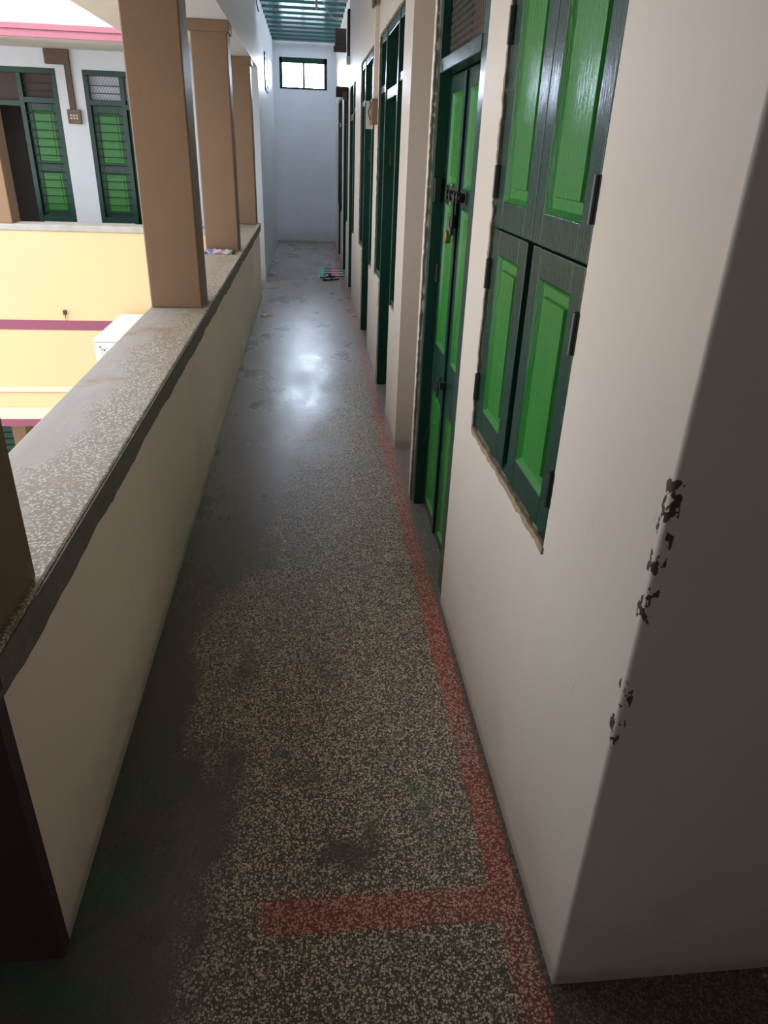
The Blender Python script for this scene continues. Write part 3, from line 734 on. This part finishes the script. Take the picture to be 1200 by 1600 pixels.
# ------------------------------------------------------------------ corridor wiring
def fitting(name, boxes, mat, label, cat, group=None, bev=.003):
    return tag(B(*boxes).build(name, mat, None, bev), label, cat, group)
cs = empty('wiring_casing', (RX, 6.25, 2.05))
B(((RX - .030, 6.20, 2.02), (RX, 6.26, CZ))).build('casing_strip', WALL, cs, .003)
tag(cs, 'beige wiring strip running up right wall above the broken brown switch box', 'wiring casing')
sbx = empty('switch_box', (RX, 6.22, 1.86))
B(((RX - .045, 6.14, 1.87), (RX, 6.30, 2.04))).build('box_body', MIDWOOD, sbx, .004)
m = MB(); m.box((RX - .075, 6.31, 1.84), (RX - .02, 6.325, 2.03)); m.build('loose_cover', PLAS, sbx, .003)
m = MB(); m.tube([(RX - .05, 6.2, 1.9), (RX - .07, 6.19, 1.95), (RX - .05, 6.18, 2.0), (RX - .06, 6.22, 2.03)], .004); m.build('loose_wire', IRON, sbx)
tag(sbx, 'broken brown switch box with a loose cover beside the third green door', 'switch box')
ca = empty('wooden_bracket', (RX, 11.25, 2.87))
B(((RX - .15, 11.2, 2.87), (RX, 11.32, 3.10))).build('block', DARKB, ca, .004)
B(((RX - .17, 11.14, 2.83), (RX, 11.19, 2.90))).build('lower_rail', DARKB, ca, .004)
B(((RX - .03, 10.25, 2.68), (RX, 10.42, 3.18))).build('back_board', DARKB, ca, .004)
B(((RX - .045, 10.22, 2.62), (RX, 10.36, 2.70))).build('meter', PLAS, ca, .004)
tag(ca, 'upper dark wooden bracket projecting from right wall just under the ceiling joists', 'bracket')
cb = empty('wooden_bracket', (RX, 10.85, 2.30))
B(((RX - .145, 10.85, 2.30), (RX, 10.95, 2.42))).build('block', DARKB, cb, .004)
B(((RX - .06, 10.80, 2.27), (RX, 10.84, 2.36))).build('end_piece', WOODC, cb, .004)
tag(cb, 'lower dark wooden bracket projecting from right wall above the far doors', 'bracket')
cc = B(((RX - .05, 10.55, 1.98), (RX, 10.66, 2.20))).build('switch_box', MAROON, None, .004)
tag(cc, 'small maroon switch box on right wall below the lower dark bracket', 'switch box')
cd = B(((RX - .05, 6.12, 2.62), (RX - .0305, 6.30, 2.70))).build('junction_box', WOODC, None, .004)
tag(cd, 'small brown junction box at the top of the beige wiring strip', 'junction box')
# pendant lamp holder
pl_ = empty('pendant_lamp', (0.127, 9.69, 3.06))
m = MB(); m.rod((0.127, 9.69, 3.2), (0.127, 9.69, CZ), .003, 6); m.build('cord', IRON, pl_)
m = MB(); m.rod((0.127, 9.69, 3.17), (0.127, 9.69, 3.22), .02, 12); m.build('holder', PLAS, pl_, .003)
m = MB(); m.rod((0.127, 9.69, 3.07), (0.127, 9.69, 3.17), .013, 10); m.build('tube', PAPER, pl_, .005, True)
tag(pl_, 'small white lamp tube hanging from the green ceiling joists', 'lamp')
m = MB(); pts = []
for i in range(25):
    t = i / 24; pts.append((0.13 + t * (.39), 9.75 + t * 2.2, 3.30 - .12 * math.sin(math.pi * t) - .0 * t))
m.tube(pts, .004, 5)
tag(m.build('hanging_wire', BRASS, None), 'thin yellow wire sagging from the ceiling lamp to the right wall', 'wire')
m = MB(); m.tube([(LX + .012, 10.3, 3.35), (LX + .02, 10.32, 3.27), (LX + .012, 10.34, 3.2), (LX + .03, 10.4, 3.12)], .007, 6)
tag(m.build('wire_hook', IRON, None), 'small bent dark wire hook high on the left wall near ceiling', 'hook')

# ------------------------------------------------------------------ loose things
# cloth folded on the coping at the second pillar
m = MB(); nx, ny_ = 16, 8; tops = []; bots = []
for j_ in range(ny_ + 1):
    for i in range(nx + 1):
        x = -.875 + .235 * i / nx; y = 6.45 + .15 * j_ / ny_ + .01 * math.sin(i * .8)
        tops.append((x, y, .872 + .012 * math.sin(i * .9) * math.sin(j_ * .7) + .010 + (.006 if 2 < j_ < 6 else 0))); bots.append((x, y, .8625))
N = len(tops); fs = []
for j_ in range(ny_):
    for i in range(nx):
        a = j_ * (nx + 1) + i; q = (a, a + 1, a + nx + 2, a + nx + 1); fs.append(q); fs.append(tuple(N + k for k in reversed(q)))
edge = [i for i in range(nx + 1)] + [(j_ + 1) * (nx + 1) - 1 for j_ in range(1, ny_ + 1)] + [ny_ * (nx + 1) + i for i in range(nx - 1, -1, -1)] + [j_ * (nx + 1) for j_ in range(ny_ - 1, 0, -1)]
for a, b in zip(edge, edge[1:] + edge[:1]): fs.append((a, b, N + b, N + a))
m.add(tops + bots, fs)
ct = NT('printed_cloth'); cx_ = ct.xyz()[0]
c1 = ct.mix(ct.ramp(cx_, -.82, -.79), (0.16, 0.15, 0.32), (0.52, 0.36, 0.44)); c2 = ct.mix(ct.ramp(cx_, -.70, -.67), c1, (0.20, 0.30, 0.12))
CL = ct.done(ct.mix(ct.ramp(ct.noise(40), .5, .6), c2, (0.5, 0.5, 0.48)), .85, .2)
tag(m.build('folded_cloth', CL, None, 0, True), 'folded purple, pink and green cloth on the coping before a brown pillar', 'cloth')

# doormat with coloured blocks and stripes
mm = NT('striped_mat'); mx, my, mz = mm.xyz()
def bnd(v, a, b): return mm.math('MULTIPLY', mm.ramp(v, a - .004, a + .004), mm.ramp(v, b + .004, b - .004))
stripe = mm.math('GREATER_THAN', mm.math('SINE', mm.math('MULTIPLY', my, 26.0)), 0.0)
base_ = mm.mix(stripe, (0.46, 0.56, 0.60), (0.05, 0.055, 0.10))
rd = mm.mix(stripe, (0.75, 0.50, 0.52), (0.55, 0.06, 0.07))
tq = mm.mix(stripe, (0.22, 0.48, 0.47), (0.30, 0.58, 0.56))
c = mm.mix(bnd(mx, .355, .455), base_, rd); c = mm.mix(bnd(mx, .10, .235), c, tq)
MAT = mm.done(c, .9, .1)
o = B(((0.165, 10.95, 0.001), (0.525, 11.75, 0.010))).build('doormat', MAT, None, .003)
tag(o, 'striped turquoise, red and black doormat on floor behind the flip-flops', 'doormat')

def flip_flop(x, y, rz, label):
    r = empty('flip_flop', (0, 0, 0)); L, n = .27, 28; poly = []
    for i in range(n):
        t = 2 * math.pi * i / n; yy = math.sin(t) * L / 2; ww = .048 - .012 * (yy < 0) * abs(math.sin(t)); ww = .050 + .008 * math.sin(t) - .010 * math.cos(2 * t + 3.14) * .4
        poly.append((math.cos(t) * ww + (.006 if yy > 0 else 0), yy))
    MB().prism(poly, 0.0, 0.020).build('sole', RUBBER, r, .003)
    MB().prism([(a * .93, b * .95) for a, b in poly], 0.0195, 0.0235).build('footbed', SOLE, r, .001)
    for s_ in (-1, 1):
        pts = [(0.0, .075, .022), (s_ * .018, .055, .048), (s_ * .038, .015, .050), (s_ * .046, -.025, .022)]
        m = MB(); fine = []
        for a, b in zip(pts[:-1], pts[1:]):
            for k in range(4): fine.append(Vector(a).lerp(Vector(b), k / 4))
        fine.append(Vector(pts[-1])); m.tube(fine, .008, 6); m.build('strap', RUBBER, r, 0, True)
    r.location = (x, y, 0.001); r.rotation_euler = (0, 0, rz)
    tag(r, label, 'flip-flop', 'pair of black flip-flops left on the corridor floor')
flip_flop(0.315, 10.66, math.radians(-62), 'black flip-flop nearer the camera, its pale footbed showing')
flip_flop(0.265, 10.86, math.radians(-50), 'black flip-flop lying partly behind the other against the striped mat')
# crumpled paper
m = MB(); nn = 7; vs = []
for a in range(nn):
    for b in range(nn):
        vs.append((-.53 + .13 * a / (nn - 1) + random.uniform(-.01, .01), 8.10 + .20 * b / (nn - 1) + random.uniform(-.015, .015), .003 + random.random() * .010 * (0 < a < 6)))
fs = [(a * nn + b, a * nn + b + 1, (a + 1) * nn + b + 1, (a + 1) * nn + b) for a in range(nn - 1) for b in range(nn - 1) if (a, b) not in ((0, 0), (0, 5), (5, 0), (4, 5), (5, 5), (0, 1), (3, 3), (2, 4), (1, 5), (4, 0), (5, 1), (2, 0), (3, 4))]
m.add(vs, fs); o = m.build('paper_scrap', PAPER, None); sm = o.modifiers.new('thick', 'SOLIDIFY'); sm.thickness = .0015
tag(o, 'crumpled white paper scrap on floor at the foot of the parapet', 'paper')
m = MB(); m.add([(-.07, 8.95, .002), (.0, 8.98, .002), (.01, 9.05, .006), (-.05, 9.04, .002), (-.07, 8.95, .003), (.0, 8.98, .003), (.01, 9.05, .007), (-.05, 9.04, .003)],
                [(0, 1, 2, 3), (4, 5, 6, 7), (0, 1, 5, 4), (1, 2, 6, 5), (2, 3, 7, 6), (3, 0, 4, 7)])
tag(m.build('paper_scrap', PAPER, None), 'tiny flat white paper bit in the middle of the corridor floor', 'paper')
